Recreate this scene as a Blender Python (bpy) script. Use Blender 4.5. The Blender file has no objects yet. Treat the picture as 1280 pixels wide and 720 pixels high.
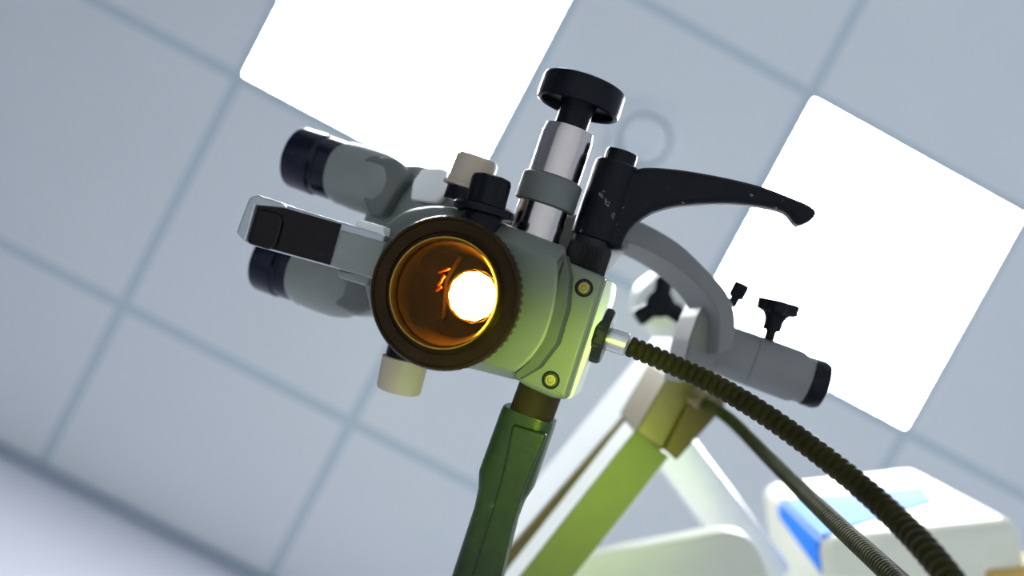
import bpy, bmesh, math, random
from mathutils import Vector, Matrix
random.seed(7)
PI = math.pi
SC = bpy.context.scene
COL = SC.collection
F = 1000.0                      # focal length in pixels of the 1280 px frame
H = 2.75                        # ceiling height

# ---------------------------------------------------------------- camera pose
def rodrigues(r):
    v = Vector(r)
    return Matrix.Rotation(v.length, 3, v.normalized())
RC = rodrigues((0.05102849, -0.0403755, 0.48697199))      # room -> camera (x right, y down, z forward)
TC = Vector((-0.63321035, -0.48856045, 1.85541894))
RCT = RC.transposed()
def cam2w(c): return RCT @ (Vector(c) - TC) + Vector((0, 0, H))
def dirw(c): return (RCT @ Vector(c)).normalized()
CAM = cam2w((0, 0, 0))
def P(px, py, d): return cam2w(((px - 640) / F * d, (py - 360) / F * d, d))
# instrument frame: O lens centre, AR right, AU up, AW from the lens back into the body
Oc = Vector(((554 - 640) / F * .34, (366 - 360) / F * .34, .34))
AWc = Vector((.2, .05, .97)).normalized()
AUc = Vector((.31, -.945, -.015)); AUc = (AUc - AWc * AUc.dot(AWc)).normalized()
ARc = AUc.cross(AWc); ARc = ARc if ARc.x > 0 else -ARc
AW, AU, AR, O = dirw(AWc), dirw(AUc), dirw(ARc), cam2w(Oc)
def D(px, py, w):
    ray = Vector(((px - 640) / F, (py - 360) / F, 1))
    return cam2w(ray * ((Oc.dot(AWc) + w) / ray.dot(AWc)))

# ---------------------------------------------------------------- materials
def mat(name, col, rough=.5, metal=0, spec=.5, bump=0, bscale=200, wear=0, wearcol=(.6, .6, .58), wscale=60, var=.06, coat=0):
    m = bpy.data.materials.new(name); m.use_nodes = True
    nt = m.node_tree; b = nt.nodes['Principled BSDF']
    b.inputs['Roughness'].default_value = rough; b.inputs['Metallic'].default_value = metal
    b.inputs['Specular IOR Level'].default_value = spec; b.inputs['Coat Weight'].default_value = coat
    tc = nt.nodes.new('ShaderNodeTexCoord')
    n = nt.nodes.new('ShaderNodeTexNoise'); n.inputs['Scale'].default_value = wscale; n.inputs['Detail'].default_value = 5
    nt.links.new(tc.outputs['Object'], n.inputs['Vector'])
    cr = nt.nodes.new('ShaderNodeValToRGB')
    c = Vector(col)
    e = cr.color_ramp.elements
    e[0].position = .3; e[0].color = (*(c * (1 - var)), 1); e[1].position = .7; e[1].color = (*(c * (1 + var)), 1)
    if wear > 0:
        k = cr.color_ramp.elements.new(1 - wear); k.color = (*(c * (1 + var)), 1)
        k = cr.color_ramp.elements.new(min(1, 1 - wear + .03)); k.color = (*wearcol, 1)
    nt.links.new(n.outputs['Fac'], cr.inputs['Fac']); nt.links.new(cr.outputs['Color'], b.inputs['Base Color'])
    if bump > 0:
        n2 = nt.nodes.new('ShaderNodeTexNoise'); n2.inputs['Scale'].default_value = bscale
        nt.links.new(tc.outputs['Object'], n2.inputs['Vector'])
        bp = nt.nodes.new('ShaderNodeBump'); bp.inputs['Strength'].default_value = bump; bp.inputs['Distance'].default_value = .001
        nt.links.new(n2.outputs['Fac'], bp.inputs['Height']); nt.links.new(bp.outputs['Normal'], b.inputs['Normal'])
    return m
def emit(name, col, s):
    m = bpy.data.materials.new(name); m.use_nodes = True; nt = m.node_tree; nt.nodes.clear()
    e = nt.nodes.new('ShaderNodeEmission'); e.inputs[0].default_value = (*col, 1); e.inputs[1].default_value = s
    o = nt.nodes.new('ShaderNodeOutputMaterial'); nt.links.new(e.outputs[0], o.inputs[0]); return m

M = {}
M['paint'] = mat('grey_paint', (.20, .218, .195), .42, bump=.05, bscale=900, var=.03)
M['paint_shaded'] = mat('shaded_grey_paint', (.125, .138, .115), .42, bump=.05, bscale=900, var=.03)  # copy of the grey paint, darkened for weaker light on the head
M['paint_dark'] = mat('mid_grey_paint', (.11, .12, .105), .5, bump=.05, bscale=900, var=.03)
M['band'] = mat('rim_shade_grey', (.055, .065, .045), .5, var=.05)  # shade tone for the body's right rim
M['arch'] = mat('arch_grey_paint', (.17, .172, .17), .5, bump=.04, bscale=700, var=.03)
M['black'] = mat('black_plastic', (.004, .005, .008), .26, spec=.13, bump=.06, bscale=1500, var=.2)
M['black_worn'] = mat('scuffed_black', (.004, .005, .008), .36, spec=.13, bump=.1, bscale=900, wear=.345, wearcol=(.16, .17, .17), wscale=130, var=.15)
M['rubber'] = mat('black_rubber', (.010, .010, .011), .5, spec=.25, var=.2)
M['eyepiece'] = mat('eyepiece_black', (.002, .004, .014), .2, spec=.25, var=.2)
M['chrome'] = mat('chrome', (.50, .455, .44), .16, 1, var=.02)
M['steel'] = mat('brushed_steel', (.62, .62, .60), .3, 1, var=.05)
M['beige'] = mat('beige_plastic', (.45, .38, .28), .5, var=.04)
M['brown'] = mat('brown_glossy', (.022, .011, .001), .25, var=.2, spec=.1)
M['gold'] = mat('gold_rim', (.45, .28, .05), .25, .9, var=.05)
M['brass'] = mat('brass', (.20, .16, .07), .35, .85, var=.1)
M['barlens'] = mat('inner_tube', (.05, .027, .002), .35, .5, var=.1)
M['inside'] = mat('inside_dark', (.006, .003, .001), .6, var=.3, spec=0.0)
M['reflection_orange'] = mat('reflection_orange', (.8, .25, .05), .3, .7)
M['inlay'] = mat('dark_inlay', (.006, .004, .004), .3, wear=.33, wearcol=(.12, .12, .12), wscale=190, var=.2, spec=.2)
M['silver'] = mat('silver_paint', (.42, .44, .47), .3, .5, var=.04)
M['handle'] = mat('handle_green_spill', (.013, .028, .004), .3, 0, spec=.35, bump=.1, bscale=400, wear=.31, wearcol=(.2, .24, .14), wscale=170, var=.2)  # dark grey handle with green light spill put into the base colour
M['shank'] = mat('shank_brown', (.026, .017, .005), .6, spec=.15, bump=.4, bscale=1200, var=.3)
M['cord'] = mat('cord_dark', (.024, .021, .003), .5, 0, spec=.1, var=.3)
M['cord_metal'] = mat('cord_braid', (.042, .045, .010), .5, 0, spec=.12, var=.3)
M['white_paint'] = mat('white_paint', (.80, .82, .78), .4, var=.02)
M['white_gloss'] = mat('white_gloss', (.85, .87, .86), .25, var=.02)
M['olive'] = mat('olive_spill_tint', (.13, .15, .03), .45, var=.05)  # green light spill on the white stand, put into the colour
M['gold_lit_deep'] = mat('gold_lit_dark', (.09, .06, .006), .35, .3, var=.1)
M['tan'] = mat('gold_lit_block', (.17, .13, .05), .4, .2, var=.12)
M['gold_seam'] = mat('gold_seam', (.10, .08, .012), .4, .3, var=.12)
M['cream'] = mat('cream_plastic', (.62, .63, .52), .45, var=.02)
M['unit_white'] = mat('unit_white', (.78, .78, .64), .4, var=.02)
M['blue'] = mat('blue_panel', (.03, .22, .80), .6, spec=.1, var=.03)
M['orange'] = mat('ochre_panel', (.55, .36, .08), .5, var=.1)
M['wall'] = mat('wall_plaster', (.62, .63, .70), .8, bump=.05, bscale=80, var=.02, wscale=3)
M['light_block'] = mat('light_block_dark', (.13, .14, .17), .8, var=.05, wscale=3)
M['trim'] = mat('trim_metal', (.34, .40, .46), .6, var=.03)
M['fixture'] = mat('fixture_white', (.70, .75, .78), .6, var=.02)
M['fixture_dim'] = mat('fixture_grey', (.54, .60, .64), .6, var=.02)
M['floor'] = mat('floor_vinyl', (.64, .66, .67), .6, var=.04, wscale=6)
M['panel'] = emit('light_panel', (.96, .98, 1), 26)
M['lamp'] = emit('lamp_glow', (1, .84, .42), 70)
M['halo'] = emit('lamp_halo_glow', (1, .62, .05), 2.6)

def glass_mat():
    m = bpy.data.materials.new('amber_glass'); m.use_nodes = True; nt = m.node_tree; nt.nodes.clear()
    t = nt.nodes.new('ShaderNodeBsdfTransparent'); t.inputs[0].default_value = (.95, .66, .22, 1)
    g = nt.nodes.new('ShaderNodeBsdfGlossy'); g.inputs[0].default_value = (.6, .4, .15, 1); g.inputs['Roughness'].default_value = .04
    fr = nt.nodes.new('ShaderNodeFresnel'); fr.inputs[0].default_value = 1.5
    mx = nt.nodes.new('ShaderNodeMixShader'); o = nt.nodes.new('ShaderNodeOutputMaterial')
    nt.links.new(fr.outputs[0], mx.inputs[0]); nt.links.new(t.outputs[0], mx.inputs[1]); nt.links.new(g.outputs[0], mx.inputs[2])
    nt.links.new(mx.outputs[0], o.inputs[0]); return m
M['glass'] = glass_mat()

def ceiling_mat():
    m = bpy.data.materials.new('ceiling_tiles'); m.use_nodes = True; nt = m.node_tree; b = nt.nodes['Principled BSDF']
    b.inputs['Roughness'].default_value = .85; b.inputs['Specular IOR Level'].default_value = .2
    tc = nt.nodes.new('ShaderNodeTexCoord'); sx = nt.nodes.new('ShaderNodeSeparateXYZ'); nt.links.new(tc.outputs['Object'], sx.inputs[0])
    def mth(op, a, bb):
        n = nt.nodes.new('ShaderNodeMath'); n.operation = op
        for i, v in enumerate((a, bb)):
            if v is None: continue
            if isinstance(v, (int, float)): n.inputs[i].default_value = v
            else: nt.links.new(v, n.inputs[i])
        return n.outputs[0]
    ms = []
    for ax in ('X', 'Y'):
        q = mth('DIVIDE', sx.outputs[ax], .6); q = mth('ADD', q, 100.5); q = mth('FRACT', q, None)
        q = mth('ABSOLUTE', mth('SUBTRACT', q, .5), None); ms.append(mth('LESS_THAN', q, .021))
    k = mth('MAXIMUM', ms[0], ms[1])
    nz = nt.nodes.new('ShaderNodeTexNoise'); nz.inputs['Scale'].default_value = 2.5; nt.links.new(tc.outputs['Object'], nz.inputs['Vector'])
    cr = nt.nodes.new('ShaderNodeValToRGB'); nt.links.new(nz.outputs['Fac'], cr.inputs['Fac'])
    cr.color_ramp.elements[0].color = (.70, .73, .75, 1); cr.color_ramp.elements[1].color = (.75, .77, .78, 1)
    mx = nt.nodes.new('ShaderNodeMix'); mx.data_type = 'RGBA'
    nt.links.new(k, mx.inputs['Factor']); nt.links.new(cr.outputs['Color'], mx.inputs['A']); mx.inputs['B'].default_value = (.52, .60, .64, 1)
    nt.links.new(mx.outputs['Result'], b.inputs['Base Color']); return m
M['ceiling'] = ceiling_mat()

# ---------------------------------------------------------------- object helpers
def link(name, bm, m, parent=None, smooth=35, label=None):
    bmesh.ops.remove_doubles(bm, verts=bm.verts[:], dist=2e-6)
    bmesh.ops.recalc_face_normals(bm, faces=bm.faces[:])
    me = bpy.data.meshes.new(name)
    c = Vector((0, 0, 0))
    for v in bm.verts: c += v.co
    c /= max(1, len(bm.verts))
    for v in bm.verts: v.co -= c
    bm.to_mesh(me); bm.free()
    for p in me.polygons: p.use_smooth = True
    if smooth < 180: me.set_sharp_from_angle(angle=math.radians(smooth))
    ms = m if isinstance(m, (list, tuple)) else [m]
    for x in ms: me.materials.append(M[x])
    o = bpy.data.objects.new(name, me); COL.objects.link(o); o.location = c
    if smooth < 180:
        wn = o.modifiers.new('normals', 'WEIGHTED_NORMAL'); wn.keep_sharp = True; wn.weight = 100
    if parent is not None:
        bpy.context.view_layer.update()
        o.parent = parent; o.matrix_parent_inverse = parent.matrix_world.inverted()
    if label: o['label'] = label
    return o
def thing(name, label, cat, loc, group=None):
    o = bpy.data.objects.new(name, None); COL.objects.link(o); o.location = loc; o.empty_display_size = .05
    o['label'] = label; o['category'] = cat
    if group: o['group'] = group
    bpy.context.view_layer.update(); return o
def tag(o, label, cat, group=None):
    o['label'] = label; o['category'] = cat
    if group: o['group'] = group
    return o

def basis(ax):
    ax = Vector(ax).normalized()
    a = Vector((0, 0, 1)) if abs(ax.z) < .9 else Vector((1, 0, 0))
    x = a.cross(ax).normalized(); return x, ax.cross(x).normalized(), ax
def lathe(bm, o, ax, prof, seg=64, ribs=None, closed=False, mi=0):
    """prof: [(distance along the axis, radius)]; ribs: {ring index: (count, depth)}"""
    x, y, a = basis(ax); rings = []
    for i, (t, r) in enumerate(prof):
        ring = []
        for k in range(seg):
            an = 2 * PI * k / seg; rr = r
            if ribs and i in ribs:
                n, dp = ribs[i]; rr = r - dp * (.5 + .5 * math.cos(an * n)) ** 2
            ring.append(bm.verts.new(o + a * t + (x * math.cos(an) + y * math.sin(an)) * rr))
        rings.append(ring)
    fs = []
    n = len(rings)
    for i in range(n if closed else n - 1):
        A, B = rings[i], rings[(i + 1) % n]
        for k in range(seg):
            fs.append(bm.faces.new((A[k], A[(k + 1) % seg], B[(k + 1) % seg], B[k])))
    if not closed:
        if prof[0][1] > 1e-6: fs.append(bm.faces.new(rings[0][::-1]))
        if prof[-1][1] > 1e-6: fs.append(bm.faces.new(rings[-1]))
    for f in fs: f.material_index = mi
    return bm
def lathe2(p0, p1, prof, bm=None, **k):
    """prof in fractions of p0->p1 along the axis, radii in metres"""
    bm = bm or bmesh.new(); d = p1 - p0; L = d.length
    return lathe(bm, p0, d, [(t * L, r) for t, r in prof], **k)
def fillet(pts, r, n=6):
    """round the corners of a 2D pixel outline; r: radius, or a list of one per corner"""
    out = []; N = len(pts)
    for i, p in enumerate(pts):
        ri = r[i] if isinstance(r, (list, tuple)) else r
        p = Vector(p); a = Vector(pts[i - 1]) - p; b = Vector(pts[(i + 1) % N]) - p
        d = min(ri, a.length * .45, b.length * .45)
        if d < .3: out.append(tuple(p)); continue
        s = p + a.normalized() * d; e = p + b.normalized() * d
        for k in range(n + 1):
            t = k / n; q = s * (1 - t) ** 2 + p * 2 * t * (1 - t) + e * t * t; out.append(tuple(q))
    return out
def catmull(pts, n=6, closed=True):
    out = []; N = len(pts)
    for i in range(N if closed else N - 1):
        g = lambda j: Vector(pts[j % N]) if closed else Vector(pts[max(0, min(N - 1, j))])
        p0, p1, p2, p3 = g(i - 1), g(i), g(i + 1), g(i + 2)
        for k in range(n):
            t = k / n
            out.append(.5 * ((2 * p1) + (p2 - p0) * t + (2 * p0 - 5 * p1 + 4 * p2 - p3) * t * t + (3 * p1 - p0 - 3 * p2 + p3) * t ** 3))
    if not closed: out.append(Vector(pts[-1]))
    return out
def inset(pts, n, d):
    N = len(pts); out = []; c = sum(pts, Vector()) / N
    ar = Vector()
    for i in range(N): ar += (pts[i] - c).cross(pts[(i + 1) % N] - c)
    s = 1 if ar.dot(n) > 0 else -1
    for i in range(N):
        e1 = (pts[i] - pts[i - 1]); e2 = (pts[(i + 1) % N] - pts[i])
        if e1.length < 1e-9: e1 = e2
        if e2.length < 1e-9: e2 = e1
        n1 = n.cross(e1).normalized() * s; n2 = n.cross(e2).normalized() * s
        v = n1 + n2
        if v.length < 1e-6: v = n1
        v.normalize(); out.append(pts[i] + v * d / max(.5, v.dot(n1)))
    for _ in range(30):                       # collapse rim edges that an inset has turned round
        bad = [i for i in range(N) if (out[(i + 1) % N] - out[i]).dot(pts[(i + 1) % N] - pts[i]) < -1e-12]
        if not bad: break
        for i in bad:
            m_ = (out[i] + out[(i + 1) % N]) / 2; out[i] = m_.copy(); out[(i + 1) % N] = m_.copy()
    return out
def prism(pts, e, bev=.001, bev2=None, seg=4, bm=None, scale2=1.0, mi=0):
    """planar outline pts (front) pushed back by vector e, rounded rims front (bev) and back (bev2)"""
    bm = bm or bmesh.new(); n = e.normalized(); L = e.length; rings = []
    bev2 = bev if bev2 is None else bev2
    c = sum(pts, Vector()) / len(pts)
    def ring(dep, ins):
        sc = 1 + (scale2 - 1) * dep / L
        q = [c + (p - c) * sc + n * dep for p in pts]
        rings.append([bm.verts.new(p) for p in (inset(q, n, ins) if ins > 1e-7 else q)])
    if bev > 0:
        for k in range(seg + 1):
            a = k / seg * PI / 2; ring(bev * (1 - math.cos(a)), bev * (1 - math.sin(a)))
    else: ring(0, 0)
    if bev2 > 0:
        for k in range(seg + 1):
            a = k / seg * PI / 2; ring(L - bev2 + bev2 * math.sin(a), bev2 * (1 - math.cos(a)))
    else: ring(L, 0)
    fs = []
    for A, B in zip(rings, rings[1:]):
        N = len(A)
        for k in range(N): fs.append(bm.faces.new((A[k], A[(k + 1) % N], B[(k + 1) % N], B[k])))
    fs.append(bm.faces.new(rings[0][::-1])); fs.append(bm.faces.new(rings[-1]))
    for f in fs: f.material_index = mi
    return bm
def dprism(px, w, depth, bev=.001, **k): return prism([D(x, y, w) for x, y in px], AW * depth, bev, **k)
def pprism(px, d, evec, bev=.002, **k): return prism([P(x, y, d) for x, y in px], evec, bev, **k)
def loft(secs, bm=None):
    bm = bm or bmesh.new(); R = [[bm.verts.new(p) for p in s] for s in secs]
    for A, B in zip(R, R[1:]):
        N = len(A)
        for k in range(N): bm.faces.new((A[k], A[(k + 1) % N], B[(k + 1) % N], B[k]))
    bm.faces.new(R[0][::-1]); bm.faces.new(R[-1]); return bm
def hose(path, r0, pitch, amp, seg=20, sub=6, bm=None):
    """corrugated hose along a 3D path, ring ribs every `pitch` metres"""
    bm = bm or bmesh.new(); pts = catmull(path, 60, False)
    L = [0]
    for a, b in zip(pts, pts[1:]): L.append(L[-1] + (b - a).length)
    tot = L[-1]; n = int(tot / pitch * sub); rings = []; j = 0; up = None
    for i in range(n + 1):
        s = tot * i / n
        while j < len(L) - 2 and L[j + 1] < s: j += 1
        t = (s - L[j]) / max(1e-9, L[j + 1] - L[j]); p = pts[j].lerp(pts[j + 1], t); tg = (pts[j + 1] - pts[j]).normalized()
        if up is None: up = basis(tg)[0]
        up = (up - tg * up.dot(tg)).normalized(); sd = tg.cross(up)
        ph = s / pitch * PI
        r = r0 * (1 - amp + amp * abs(math.sin(ph)) ** .6)
        rings.append([bm.verts.new(p + (up * math.cos(2 * PI * k / seg) + sd * math.sin(2 * PI * k / seg)) * r) for k in range(seg)])
    for A, B in zip(rings, rings[1:]):
        for k in range(seg): bm.faces.new((A[k], A[(k + 1) % seg], B[(k + 1) % seg], B[k]))
    bm.faces.new(rings[0][::-1]); bm.faces.new(rings[-1]); return bm
def box(o, ex, ey, ez, bev=.002, bm=None):
    return prism([o, o + ex, o + ex + ez, o + ez], ey, bev, bm=bm)

# ================================================================ THE ROOM
def struct(name, bm, m, smooth=30):
    o = link(name, bm, m, None, smooth); o['kind'] = 'structure'; return o
def quadbox(x0, x1, y0, y1, z0, z1):
    bm = bmesh.new(); bmesh.ops.create_cube(bm, size=1)
    for v in bm.verts: v.co = Vector(((x0 + x1) / 2 + v.co.x * (x1 - x0), (y0 + y1) / 2 + v.co.y * (y1 - y0), (z0 + z1) / 2 + v.co.z * (z1 - z0)))
    return bm
# where the wall meets the ceiling
def ceil_hit(px, py):
    a, b = CAM, P(px, py, 1.0); t = (H - a.z) / (b.z - a.z); return a + (b - a) * t
wy = (ceil_hit(2, 566).y + ceil_hit(300, 712).y) / 2
me_c = quadbox(-2.4, 3.4, -2.4, wy + .1, H, H + .08)
cb = me_c
ceil = bpy.data.meshes.new('ceiling'); cb.to_mesh(ceil); cb.free(); ceil.materials.append(M['ceiling'])
co = bpy.data.objects.new('ceiling', ceil); COL.objects.link(co); co['kind'] = 'structure'     # origin at a grid crossing
struct('wall_left', quadbox(-2.4, 3.4, wy, wy + .1, 0, H), 'wall')
struct('wall_light_block', quadbox(-1.4, -1.3, -2.4, wy, 0, H), 'light_block')  # unseen dark wall added to dim the left of the ceiling
struct('trim_1', quadbox(-1.3, 3.4, wy - .022, wy - .001, H - .022, H - .001), 'trim')
struct('floor', quadbox(-2.4, 3.4, -2.4, wy + .1, -.08, 0), 'floor')

def light(u, v, label):
    x0, x1, y0, y1 = (u + .012) * .6, (u + .988) * .6, (v + .012) * .6, (v + .988) * .6
    t = thing('ceiling_light', label, 'ceiling light', ((x0 + x1) / 2, (y0 + y1) / 2, H - .012), 'square ceiling light panels')
    def rr(g, z, r):
        q = fillet([(x0 + g, y0 + g), (x1 - g, y0 + g), (x1 - g, y1 - g), (x0 + g, y1 - g)], r)
        return [Vector((x, y, z)) for x, y in q]
    # thin metal rim, open in the middle
    bm = bmesh.new(); loops = [rr(0, H - .0005, .028), rr(0, H - .010, .028), rr(.004, H - .011, .026), rr(.004, H - .0005, .026)]
    R = [[bm.verts.new(p) for p in l] for l in loops]; N = len(R[0])
    for a in range(4):
        A, B = R[a], R[(a + 1) % 4]
        for k in range(N): bm.faces.new((A[k], A[(k + 1) % N], B[(k + 1) % N], B[k]))
    link('frame', bm, 'fixture', t)
    link('diffuser', prism(rr(.0045, H - .0095, .026), Vector((0, 0, .008)), .001), 'panel', t)
light(0, -1, 'square white ceiling light panel behind the twin eyepieces')
light(2, -1, 'square white ceiling light panel behind the tip of the black lever')

vp = ceil_hit(804, 175)
t = thing('ceiling_vent', 'round white disc valve on the ceiling between the two light panels', 'ceiling vent', vp)
r1 = .049 / 1.0
link('outer_ring', lathe(bmesh.new(), Vector((vp.x, vp.y, H)), (0, 0, -1), [(.0005, .088), (.010, .086), (.014, .078), (.012, .066), (.004, .060), (.0005, .060)], closed=True), 'fixture', t)
link('valve_disc', lathe(bmesh.new(), Vector((vp.x, vp.y, H)), (0, 0, -1), [(.0005, .02), (.012, .02), (.014, .050), (.019, .053), (.024, .048), (.026, .0)]), 'fixture', t)

# ================================================================ THE COLPOSCOPE HEAD
col = thing('colposcope', 'grey colposcope head with glowing amber lens, twin eyepieces and black lever', 'medical microscope', D(600, 380, .09))
S = .00037
# main body
full = [(707, 309), (711, 345), (708, 385), (695, 430), (672, 460), (646, 475), (603, 464), (560, 454), (520, 446), (488, 425), (465, 392), (456, 355), (462, 315), (482, 281), (508, 262), (545, 256), (590, 264), (645, 285)]
face = [(692, 330), (692, 352), (688, 386), (676, 424), (658, 448), (642, 462), (603, 450), (560, 440), (522, 432), (496, 414), (478, 386), (470, 354), (475, 320), (492, 294), (514, 278), (546, 273), (590, 286), (640, 309)]
rad = [5, 14, 18, 18, 18, 5] + [14] * 12
def mix(t): return fillet([tuple(Vector(a).lerp(Vector(b), t)) for a, b in zip(face, full)], rad)
body = link('body', loft([[D(x, y, w_) for x, y in mix(t_)] for t_, w_ in ((0, .0215), (.25, .022), (.8, .027), (.95, .030), (1, .034), (1, .09))]), 'paint_shaded', col, 32)
link('rim_shade_strip', dprism(fillet([(692, 330), (694, 352), (690, 386), (678, 424), (660, 450), (642, 466), (646, 476), (672, 461), (696, 430), (709, 385), (712, 345), (707, 318)], 1), .0225, .014, .001), 'band', body)  # dark strip stands in for shade on the body's right rim
# mounting bracket
br = link('mounting_bracket', dprism(fillet([(700, 323), (757, 346), (708, 500), (690, 498), (656, 483), (641, 472), (672, 400)], [4, 5, 5, 5, 8, 3, 3]), .036, .05, .0025), 'paint_shaded', col, 40)
link('lit_flank', dprism(fillet([(757, 349), (765, 352), (763, 372), (716, 497), (707, 500)], 3), .046, .028, .001), 'white_paint', br)  # bracket's lit right side, its brightness put in as white paint
for sx, sy in ((730, 360), (688.5, 475)):
    o = D(sx, sy, .036)
    sc = link('screw', lathe(bmesh.new(), o, -AW, [(0, .0028), (.0008, .0028), (.0012, .0024), (.0012, .0013)][:3] + [(.0012, .0014), (.0004, .0012), (.0004, 0)], 32), 'brass', br, label='brass socket screw')
    link('screw_recess', lathe(bmesh.new(), o, -AW, [(0, .0030), (.0003, .0030), (.0003, .0042), (0, .0042)], 32, closed=True), 'black', sc)
# objective
ob = link('objective_housing', lathe(bmesh.new(), O, AW, [(.0035, .0235), (.0030, .0262), (.0018, .0265), (.0010, .0312), (.0, .0316), (.0, .0326), (.0012, .0333), (.003, .0335), (.008, .0333), (.010, .0318), (.020, .0300), (.024, .0290), (.024, .0235)], 240, {7: (60, .0009), 8: (60, .0009)}, True), 'brown', col, 30)
link('inner_ring', lathe(bmesh.new(), O, AW, [(.0005, .0232), (-.0002, .0236), (-.0002, .0240), (.0012, .0246), (.004, .0246), (.004, .0226), (.0016, .0226)], 96, None, True), 'gold', ob)
link('lens_tube', lathe(bmesh.new(), O, AW, [(.004, .0228), (.012, .0212), (.0205, .0190), (.0205, .0194), (.012, .0217), (.004, .0231)], 96, None, True), 'barlens', ob)
link('back_plate', lathe(bmesh.new(), O + AW * .0195, AW, [(0, .0001), (0, .0190), (.002, .0192), (.002, .0001)], 64), 'inside', ob)
link('filter_glass', lathe(bmesh.new(), O + AW * .0045, AW, [(0, 0.00005), (0, .0225), (.0012, .0225), (.0012, .00005)], 64), 'glass', ob, label='amber glass')
# inside the lens
lc = D(590, 370, .0175)
lh = link('lamp_collar', lathe(bmesh.new(), lc, AW, [(.0, .0115), (-.0010, .0116), (-.0010, .0118), (.002, .0118), (.002, .0115)], 64, None, True), 'inside', ob)
link('lamp', lathe(bmesh.new(), lc, -AW, [(-.003, .0112), (-.001, .0112), (.002, .0098), (.0045, .006), (.0055, 0)], 11), 'lamp', ob, label='glowing lamp')
link('lamp_halo', lathe(bmesh.new(), lc, -AW, [(-.003, .0112), (-.0012, .0120), (-.003, .0124)], 14, None, True), 'halo', ob)  # emissive ring added for the yellow halo around the lamp
link('prism_block', dprism(fillet([(530, 310), (575, 318), (556, 350), (552, 400), (508, 405)], 5), .0115, .008, .0003), 'inside', ob)
link('shutter_plate', dprism(fillet([(500, 330), (530, 312), (524, 410), (506, 395)], 3), .0165, .003, .0005), 'brown', ob)
link('tube_port', lathe2(D(535, 368, .013), D(536, 368, .0195), [(0, .0035), (.05, .0058), (1, .0058)]), 'black', ob)
for i, (a, b) in enumerate((((548, 341), (562, 335)), ((551, 350), (556, 344)), ((547, 358), (553, 349)), ((545, 364), (552, 358)))):
    link('orange_reflection', lathe2(D(a[0], a[1], .0112), D(b[0], b[1], .0112), [(0, .0003), (.1, .0007), (.9, .0007), (1, .0003)], seg=12), 'reflection_orange', ob)  # slivers modelled for orange reflections inside the lens
link('set_screw', lathe(bmesh.new(), D(498, 372, .012), -AW, [(0, .0017), (.0015, .0017), (.002, .001)], 16), 'black', ob)

# filter knob: black cap with flange
kn = link('filter_knob', lathe2(D(598.5, 287, .026), D(616, 221, .026), [(.44, .0085), (.46, .0098), (.90, .0097), (.97, .0090), (1, .0075)], seg=96, ribs={1: (6, .0007), 2: (6, .0007), 3: (6, .0006)}), 'black', col)
link('flange', lathe2(D(598.5, 287, .026), D(616, 221, .026), [(.28, .0125), (.30, .0142), (.39, .0144), (.43, .0136), (.45, .010)]), 'black', kn)
link('shank', lathe2(D(597, 293, .026), D(616, 221, .026), [(0, .0092), (.34, .0092)]), 'black', kn)
# magnification knobs, one at either end of the drum
for p0, p1 in (((581, 247), (598, 198)), ((509, 440), (497.5, 490))):
    a, b = D(*p0, .042), D(*p1, .042)
    up = p1[1] < 300
    k = link('magnification_knob', lathe2(a, b, [(.18, .0098), (.20, .0126), (.27, .0126), (.29, .0108), (.93, .0103), (1, .0094)] if up else [(.16, .0098), (.18, .0112), (.9, .0108), (.97, .0102), (1, .009)]), 'beige', col, label='beige knob')
    link('dark_collar', lathe2(a, b, [(-.15, .0098), (.19, .0098)]), 'black', k)
# height post: chrome sleeve, grey collar, black hand knob
A, B = D(667, 297, .05), D(732, 104, .05)
po = link('height_post', lathe2(A, B, [(-.05, .0125), (.645, .0125), (.695, .0118), (.70, .0118), (.705, .0090)], seg=96), 'chrome', col, label='chrome post')
link('grey_collar', lathe2(A, B, [(.20, .0130), (.21, .0148), (.37, .0148), (.38, .0140), (.39, .0127)], seg=96), 'paint_dark', po)
hk = link('hand_knob', lathe2(A, B, [(.875, .0085), (.875, .0175), (.838, .0180), (.83, .0190), (.838, .0202), (.86, .0206), (.97, .0204), (.99, .0198), (1, .0180)], seg=96), 'black', po)
link('knob_shank', lathe2(A, B, [(.69, .0080), (.78, .0080), (.83, .0080), (.89, .0095)]), 'black', hk)
# clamping lever
A, B = D(727, 343, .058), D(776, 197, .058)
lv = link('clamp_lever', prism([D(p.x, p.y, .051) for p in catmull([(790, 212), (806, 208), (838, 209.5), (877, 215), (920, 223.6), (956, 233), (990, 246), (1013, 256), (1021, 265), (1014, 275), (1001, 280.5), (994, 278), (987, 269), (976, 262), (948, 256), (920, 253), (891, 252.6), (863, 254), (838, 257), (818, 263), (801, 272), (788, 284), (780, 298), (774, 311), (755, 306), (757, 280), (766, 240), (772, 214)], 4)], AW * .013, .0032), 'black_worn', col, 60)
link('lever_hub', lathe2(A, B, [(.30, .0098), (.31, .0112), (.89, .0113), (.93, .0110), (.945, .0100)], seg=96), 'black_worn', lv)
link('push_button', lathe2(A, B, [(.92, .0078), (1.02, .0078), (1.045, .0073), (1.05, .006)]), 'black', lv)
link('knurled_collar', lathe2(A, B, [(.0, .0100), (.005, .0106), (.23, .0106), (.25, .0098), (.34, .0097)], seg=288, ribs={1: (72, .0005), 2: (72, .0005)}), 'rubber', lv)
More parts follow.
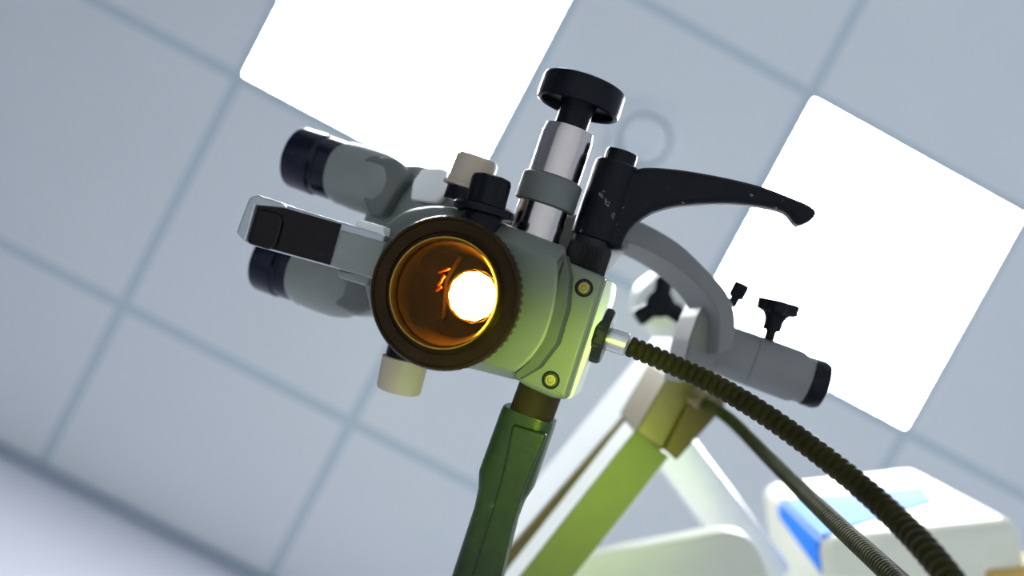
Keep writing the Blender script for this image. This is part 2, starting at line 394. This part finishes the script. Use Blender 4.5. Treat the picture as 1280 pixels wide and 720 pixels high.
# side grip
sg = link('side_grip', dprism(fillet([(300, 293), (316, 245), (334, 249), (482, 294), (463, 348), (411, 333), (308, 305)], [6, 5, 4, 2, 2, 2, 5]), .010, .011, .0012), 'silver', col, label='silver grey bar')
link('dark_inlay', dprism(fillet([(321, 250), (426, 280), (411, 331), (309, 303)], [4, 1, 1, 4]), .0090, .002, .0004), 'inlay', sg, label='dark front face')
link('end_block', dprism(fillet([(322, 260), (349, 266), (352, 278), (345, 305), (334, 312), (309, 304)], [4, 8, 4, 4, 4, 3]), .0072, .004, .0012), 'inlay', sg)
link('end_clip', dprism(fillet([(294, 291), (311, 246), (321, 249), (306, 303)], [4, 4, 2, 3]), .0066, .014, .0012), 'silver', sg)
link('end_lip', dprism(fillet([(312, 246), (321, 243), (352, 253), (357, 260), (318, 256)], [2, 3, 3, 2, 2]), .0066, .014, .0010), 'silver', sg)
link('grip_root', dprism(fillet([(425, 287), (483, 303), (466, 349), (411, 332)], 2), .0085, .018, .0015), 'paint', sg)
link('tab', dprism(fillet([(438, 291), (446, 275), (450, 274), (478, 282), (481, 304)], 3), .015, .012, .0015), 'white_paint', sg)
link('tab', dprism(fillet([(421, 336), (422, 347), (458, 358), (468, 345)], 3), .012, .012, .0015), 'paint', sg)
# lower handle
hd_ax = [(668, 500, 26), (663, 516, 33), (661, 521, 34), (634, 597, 34.5), (632, 603, 33), (628, 616, 29), (621, 640, 27), (598, 720, 30), (584, 768, 31)]
secs = []
dn = -AU
for x, y, hw in hd_ax:
    c = D(x, y, .055); s = hw * .00039
    s2 = min(s, .0115)
    sec = []
    for k in range(48):
        an = 2 * PI * k / 48; ca, sa = math.cos(an), math.sin(an); e = .55
        sec.append(c + AR * s * math.copysign(abs(ca) ** e, ca) + AW * s2 * math.copysign(abs(sa) ** e, sa))
    secs.append(sec)
lh = link('lower_handle', loft(secs[1:]), 'handle', col, 40)
link('handle_socket', lathe2(D(677, 483, .055), D(662, 524, .055), [(0, .0108), (.9, .0108), (1, .0100)], seg=64), 'shank', lh)
link('grip_plate', prism([D(x, y, .0415) for x, y in fillet([(640, 530), (684, 543), (655, 612), (640, 660), (622, 740), (583, 740), (614, 640), (628, 590)], 6)], AW * .004, .0015), 'handle', lh)
# cable socket on the bracket's right flank
A = D(745, 417, .058)
cs = link('cable_socket', lathe(bmesh.new(), A, AR, [(0, .0125), (.001, .0136), (.0045, .0136), (.006, .0125), (.006, .006)], 96, {1: (40, .0004), 2: (40, .0004)}), 'rubber', col)
link('ferrule', lathe2(D(752, 421, .058), D(784, 431.5, .058), [(0, .0052), (.3, .0056), (.95, .0056), (1, .0048)]), 'steel', cs)

# binocular tube behind the body
bb_px = [(470, 205), (522, 205), (556, 214), (560, 240), (545, 262), (500, 300), (470, 392), (440, 396), (418, 380), (430, 330), (455, 268)]
bi = link('binocular_body', dprism(fillet(bb_px, 8), .113, .04, .004), 'paint', col, 40)
link('bridge_block', dprism(fillet([(478, 300), (560, 235), (640, 262), (640, 400), (520, 420)], 10), .085, .055, .004), 'paint_dark', bi)
link('hinge_block', dprism(fillet([(515, 226), (528, 209), (556, 210), (560, 238), (545, 256), (512, 250)], 5), .080, .02, .002), 'white_gloss', bi)
for a, b, hs in (((370, 196), (432, 217), ((431, 216), (500, 240))), ((331, 325), (384, 343), ((383, 342), (452, 366)))):
    w = .125
    A, B = D(*a, w), D(*b, w)
    q = (B - CAM).length * .001
    ey = link('eyepiece', lathe2(A, B, [(0, 30 * q), (.02, 36 * q), (.08, 37.5 * q), (.5, 38 * q), (.55, 35 * q), (.60, 35 * q), (.63, 36.5 * q), (1, 36 * q)], seg=96), 'eyepiece', bi, label='black eyepiece')
    link('light_ring', lathe2(A, B, [(.97, 37 * q), (1.0, 38.5 * q), (1.05, 38.5 * q), (1.07, 37 * q)], seg=96), 'silver', ey)
    fc = [(437, 212), (462, 192), (498, 198), (512, 220), (495, 240), (480, 268), (462, 272)] if a[1] < 300 else [(392, 338), (440, 330), (470, 345), (470, 386), (441, 394), (402, 374)]
    link('prism_cover', dprism(fillet(fc, 9), w - .0235, .02, .003), 'paint_dark', bi)
    C1, C2 = D(*hs[0], w), D(*hs[1], w - .012)
    link('prism_housing', lathe2(C1, C2, [(0, 37 * q), (.08, 38 * q), (.35, 39 * q), (.65, 38 * q), (.85, 34 * q), (.95, 26 * q), (1, 0)], seg=64), 'paint', bi)

# curved support arm from the body back to the clamp sleeve
ext = dirw((-.15, .05, 1)) * .040
outer = catmull([(740, 262), (775, 268), (810, 281), (850, 305), (884, 337), (908, 364), (918, 388), (920, 412), (916, 436)], 5, False)
inner = catmull([(897, 442), (899, 415), (896, 388), (874, 358), (842, 331), (806, 311), (775, 300), (740, 296)], 5, False)
ar = link('curved_arm', pprism([(p.x, p.y) for p in outer + inner], .44, ext, .0015), 'arch', col, 40)
link('arm_root', dprism(fillet([(670, 270), (770, 262), (778, 300), (750, 330), (690, 330)], 6), .078, .05, .004), 'arch', ar)
link('arm_foot', pprism(fillet([(897, 386), (884, 372), (872, 395), (862, 425), (850, 480), (892, 466), (900, 440)], 3), .456, dirw((-.1, .05, 1)) * .035, .002), 'arch', ar)
A, B = P(893, 433, .47), P(1018, 479, .46)
sl = link('clamp_sleeve', lathe2(A, B, [(-.02, .012), (0, .0148), (.36, .0152), (.365, .0148), (.375, .0148), (.38, .0152), (.80, .0152), (.86, .0138), (.94, .0138), (.95, .0128)], seg=96), 'arch', ar)
link('end_cap', lathe2(A, B, [(.92, .0130), (.93, .0142), (1.04, .0142), (1.09, .0128), (1.11, .009), (1.115, 0)], seg=96), 'black', sl)
A, B = P(963, 418, .462), P(974, 377, .462)
kk = link('clamping_knob', lathe2(A, B, [(-.2, .003), (.1, .003), (.1, .0052), (.45, .0056), (.60, .0075), (.66, .0118), (.98, .0122), (1, .0115)], seg=96, ribs={5: (5, .0022), 6: (5, .0022), 7: (5, .0022)}), 'black', sl)
A, B = P(916, 378, .462), P(928, 355, .462)
link('small_screw', lathe2(A, B, [(-.2, .0028), (.25, .0028), (.26, .0046), (.95, .0046), (1, .0042)], seg=48, ribs={3: (24, .0004), 2: (24, .0004)}), 'black', ar)

# ================================================================ THE STAND
jd = .62
st = thing('stand_arm', 'white jointed stand arm with olive lit underside behind the colposcope handle', 'stand', P(560, 900, .62))
bd = Vector((-.62, .785)); bp_ = Vector((.785, .62))       # along and across the beam, as seen
def along(p, s, c=0): return (p[0] + bd.x * s + bp_.x * c, p[1] + bd.y * s + bp_.y * c)
beam = [along((794, 537), 0), along((794, 537), 0, 55), along((794, 537), 420, 55), along((794, 537), 420, 0)]
link('lower_beam', pprism(beam, jd, dirw((0, 0, 1)) * .05, .0015), 'white_paint', st)
spill_quad = [along((794, 537), 0, 1), along((794, 537), 0, 54), along((794, 537), 419, 54), along((794, 537), 419, 1)]
link('underside_spill_plate', pprism(spill_quad, jd - .003, dirw((0, 0, 1)) * .0045, .0008), 'olive', st, label='underside coloured olive for green light spill')  # plate added to carry the olive light spill in its colour
plate = [P(834, 482, .70), P(862, 440, .70), P(826, 410, .88), P(486, 825, .88), P(543, 821, .70)]
pn = (plate[3] - plate[0]).cross(plate[2] - plate[0]).normalized()
if pn.dot(dirw((-1, -.8, 0))) > 0: pn = -pn
ub = link('upper_beam', prism(plate, pn * .012, .001), 'white_gloss', st)
link('gold_seam', pprism([(822, 471), (841, 490), (547, 836), (527, 816)], .69, dirw((0, 0, 1)) * .01, .0008), 'gold_seam', ub, label='olive gold edge strip')
jb = link('joint_block', pprism(fillet([(836, 468), (880, 474), (905, 497), (906, 506), (846, 574), (794, 540)], 2), .60, dirw((0, 0, 1)) * .09, .002), 'tan', st, label='joint block coloured as gold-lit')  # cream block, the gold light on it put into the colour
link('side_cheek', pprism(fillet([(862, 500), (905, 497), (907, 508), (846, 576), (830, 562)], 2), .592, dirw((0, 0, 1)) * .02, .002), 'gold_lit_deep', jb)  # lower face, its deeper gold light put into the colour
link('cable_clip', lathe2(P(864, 492, .592), P(880, 503, .585), [(0, .004), (.2, .009), (.8, .009), (1, .006)]), 'brass', jb)
link('pivot_cap', lathe2(P(836, 385, .80), P(828, 378, .68), [(0, .030), (.8, .030), (.9, .028), (1, .020)]), 'white_gloss', st)
kc = P(824, 381, .655); kax = dirw((-.12, -.1, -1))
tk = link('tri_lobe_knob', lathe(bmesh.new(), kc, kax, [(0, .010), (.004, .011), (.014, .011), (.017, .008)], 48), 'black', st)
for k in range(3):
    a = math.radians((-78, 28, 148)[k]); dv = dirw((math.cos(a), math.sin(a), 0)); o = kc + kax * .009
    link('lobe', lathe2(o, o + dv * .023, [(0, .0075), (.5, .0068), (.85, .0074), (.97, .006), (1, .002)], seg=24), 'black', tk)
link('knob_stem', lathe2(kc, P(838, 392, .72), [(0, .005), (1, .005)], seg=24), 'black', tk)
# far column of the stand: round tube and its pale hood, carried down to a foot on the floor out of view
link('round_tube', lathe2(P(838, 556, .86), P(962, 722, .84), [(0, .020), (.02, .0245), (1, .0245)], seg=64), 'white_gloss', st)
hood = fillet([(660, 800), (690, 722), (722, 700), (905, 664), (936, 670), (952, 692), (990, 800)], [2, 4, 14, 16, 16, 20, 2])
link('hood', pprism(hood, .74, dirw((0, .05, 1)) * .03, .006), 'cream', st, label='pale cream hood')
ft = P(520, 1180, .74)
link('hood_bracket', box(P(760, 780, .76), dirw((1, 0, 0)) * .06, dirw((0, 0, 1)) * .05, (ft - P(800, 770, .74)), .003), 'white_paint', st)
link('column', lathe2(Vector((ft.x, ft.y, .03)), Vector((ft.x, ft.y, ft.z + .1)), [(0, .03), (1, .03)], seg=48), 'white_paint', st)
link('foot', lathe2(Vector((ft.x, ft.y, 0)), Vector((ft.x, ft.y, .05)), [(0, .24), (.4, .24), (.9, .05), (1, .035)], seg=64), 'white_paint', st)
e2 = P(*along((794, 537), 415, 28), .64)
link('beam_bracket', lathe2(e2, ft, [(0, .025), (1, .025)], seg=32), 'white_paint', st)

# ================================================================ CORDS
def hose_path(l): return [P(x, y, d) for x, y, d in l]
tag(link('light_cord', hose(hose_path([(785, 432, .387), (830, 451, .385), (890, 479, .375), (950, 514, .36), (1010, 556, .345), (1070, 603, .325), (1120, 648, .305), (1162, 692, .285), (1198, 740, .268), (1226, 790, .25)]), .0052, .0039, .2, seg=24), 'cord', None, 60), 'thick black corrugated light cable plugged into the right of the colposcope body', 'cable')
tag(link('light_cord', hose(hose_path([(881, 503.5, .586), (890, 508, .582), (915, 526, .57), (955, 566, .52), (1000, 611, .46), (1050, 659, .40), (1100, 705, .35), (1150, 752, .31)]), .0048, .0026, .16, seg=20), 'cord_metal', None, 60), 'thin braided cable hanging from the gold-lit joint below the thick one', 'cable')

# ================================================================ THE WHITE UNIT WITH A BLUE BAND
D0 = cam2w((.309, .253, .80)); ex, ey, ez = dirw((.991, -.121, -.058)), dirw((.059, .003, .998)), dirw((.12, .993, -.01))
un = thing('equipment_unit', 'white boxy unit with rounded edges and a blue band behind the cables', 'medical device', D0 + ex * .1 + ez * .16)
def U(a, b, c): return D0 + ex * a + ey * b + ez * c
def rbox(a0, a1, b0, b1, c0, c1, r):
    bm = bmesh.new(); bmesh.ops.create_cube(bm, size=1)
    for v in bm.verts: v.co = U((a0 + a1) / 2 + v.co.x * (a1 - a0), (b0 + b1) / 2 + v.co.y * (b1 - b0), (c0 + c1) / 2 + v.co.z * (c1 - c0))
    bmesh.ops.recalc_face_normals(bm, faces=bm.faces[:])
    bmesh.ops.bevel(bm, geom=bm.edges[:], offset=r, segments=5, profile=.5, affect='EDGES'); return bm
link('casing', rbox(0, .198, 0, .243, 0, .14, .016), 'unit_white', un)
bl = [(0.004, .158), (.165, .150), (.150, .085), (.004, .012)]
link('blue_band', prism([U(a, b, -.0012) for a, b in bl], ez * .004, .0004), 'blue', un, label='blue band')
link('blue_band', prism([U(-.0012, b, c) for b, c in ((.158, .004), (.158, .021), (.012, .037), (.012, .004))], ex * .004, .0004), 'blue', un)
link('ochre_panel', rbox(.155, .215, -.006, .16, .045, .13, .004), 'orange', un)
link('mounting_arm', rbox(.06, .12, .08, .14, .13, .36, .004), 'white_paint', un)
pf = U(.09, .11, .34)
link('pole', lathe2(Vector((pf.x, pf.y, .03)), pf, [(0, .02), (1, .02)], seg=32), 'steel', un)
link('pole_foot', lathe2(Vector((pf.x, pf.y, 0)), Vector((pf.x, pf.y, .05)), [(0, .2), (.4, .2), (.9, .04), (1, .025)], seg=48), 'white_paint', un)

# ================================================================ LIGHT
w = bpy.data.worlds.new('daylight'); SC.world = w; w.use_nodes = True
nt = w.node_tree; bg = nt.nodes['Background']
bg.inputs[0].default_value = (.74, .85, 1.0, 1); bg.inputs[1].default_value = .55
def lamp(name, kind, loc, target, col_, energy, size=.1, spot=None):
    l = bpy.data.lights.new(name, kind); l.color = col_; l.energy = energy
    if kind == 'AREA': l.size = size
    else: l.shadow_soft_size = size
    if spot: l.spot_size = math.radians(spot); l.spot_blend = .8
    o = bpy.data.objects.new(name, l); COL.objects.link(o); o.location = loc
    o.rotation_euler = (Vector(target) - Vector(loc)).to_track_quat('-Z', 'Y').to_euler(); return o
lamp('green_flare_fill', 'SPOT', P(690, 900, .1), P(684, 535, .4), (.66, 1, .01), 2.3, .015, 35)  # added fill, stands in for green lens flare on head and handle
lamp('yellow_green_fill', 'SPOT', P(950, 1000, .3), P(745, 640, .62), (.62, 1, .05), 1.6, .03, 44)  # added fill for the yellow-green spill under the stand

cd = bpy.data.cameras.new('camera'); cam = bpy.data.objects.new('camera', cd); COL.objects.link(cam)
m3 = Matrix((RC[0], -Vector(RC[1]), -Vector(RC[2]))).transposed()
cam.matrix_world = Matrix.Translation(CAM) @ m3.to_4x4()
cd.sensor_width = 36; cd.sensor_fit = 'HORIZONTAL'; cd.lens = F / 1280 * 36
cd.clip_start = .01
cd.dof.use_dof = True; cd.dof.focus_distance = .37; cd.dof.aperture_fstop = 4.2
SC.camera = cam
SC.view_settings.view_transform = 'Standard'; SC.view_settings.look = 'None'
SC.view_settings.gamma = 1; SC.view_settings.use_curve_mapping = False; SC.view_settings.exposure = .42
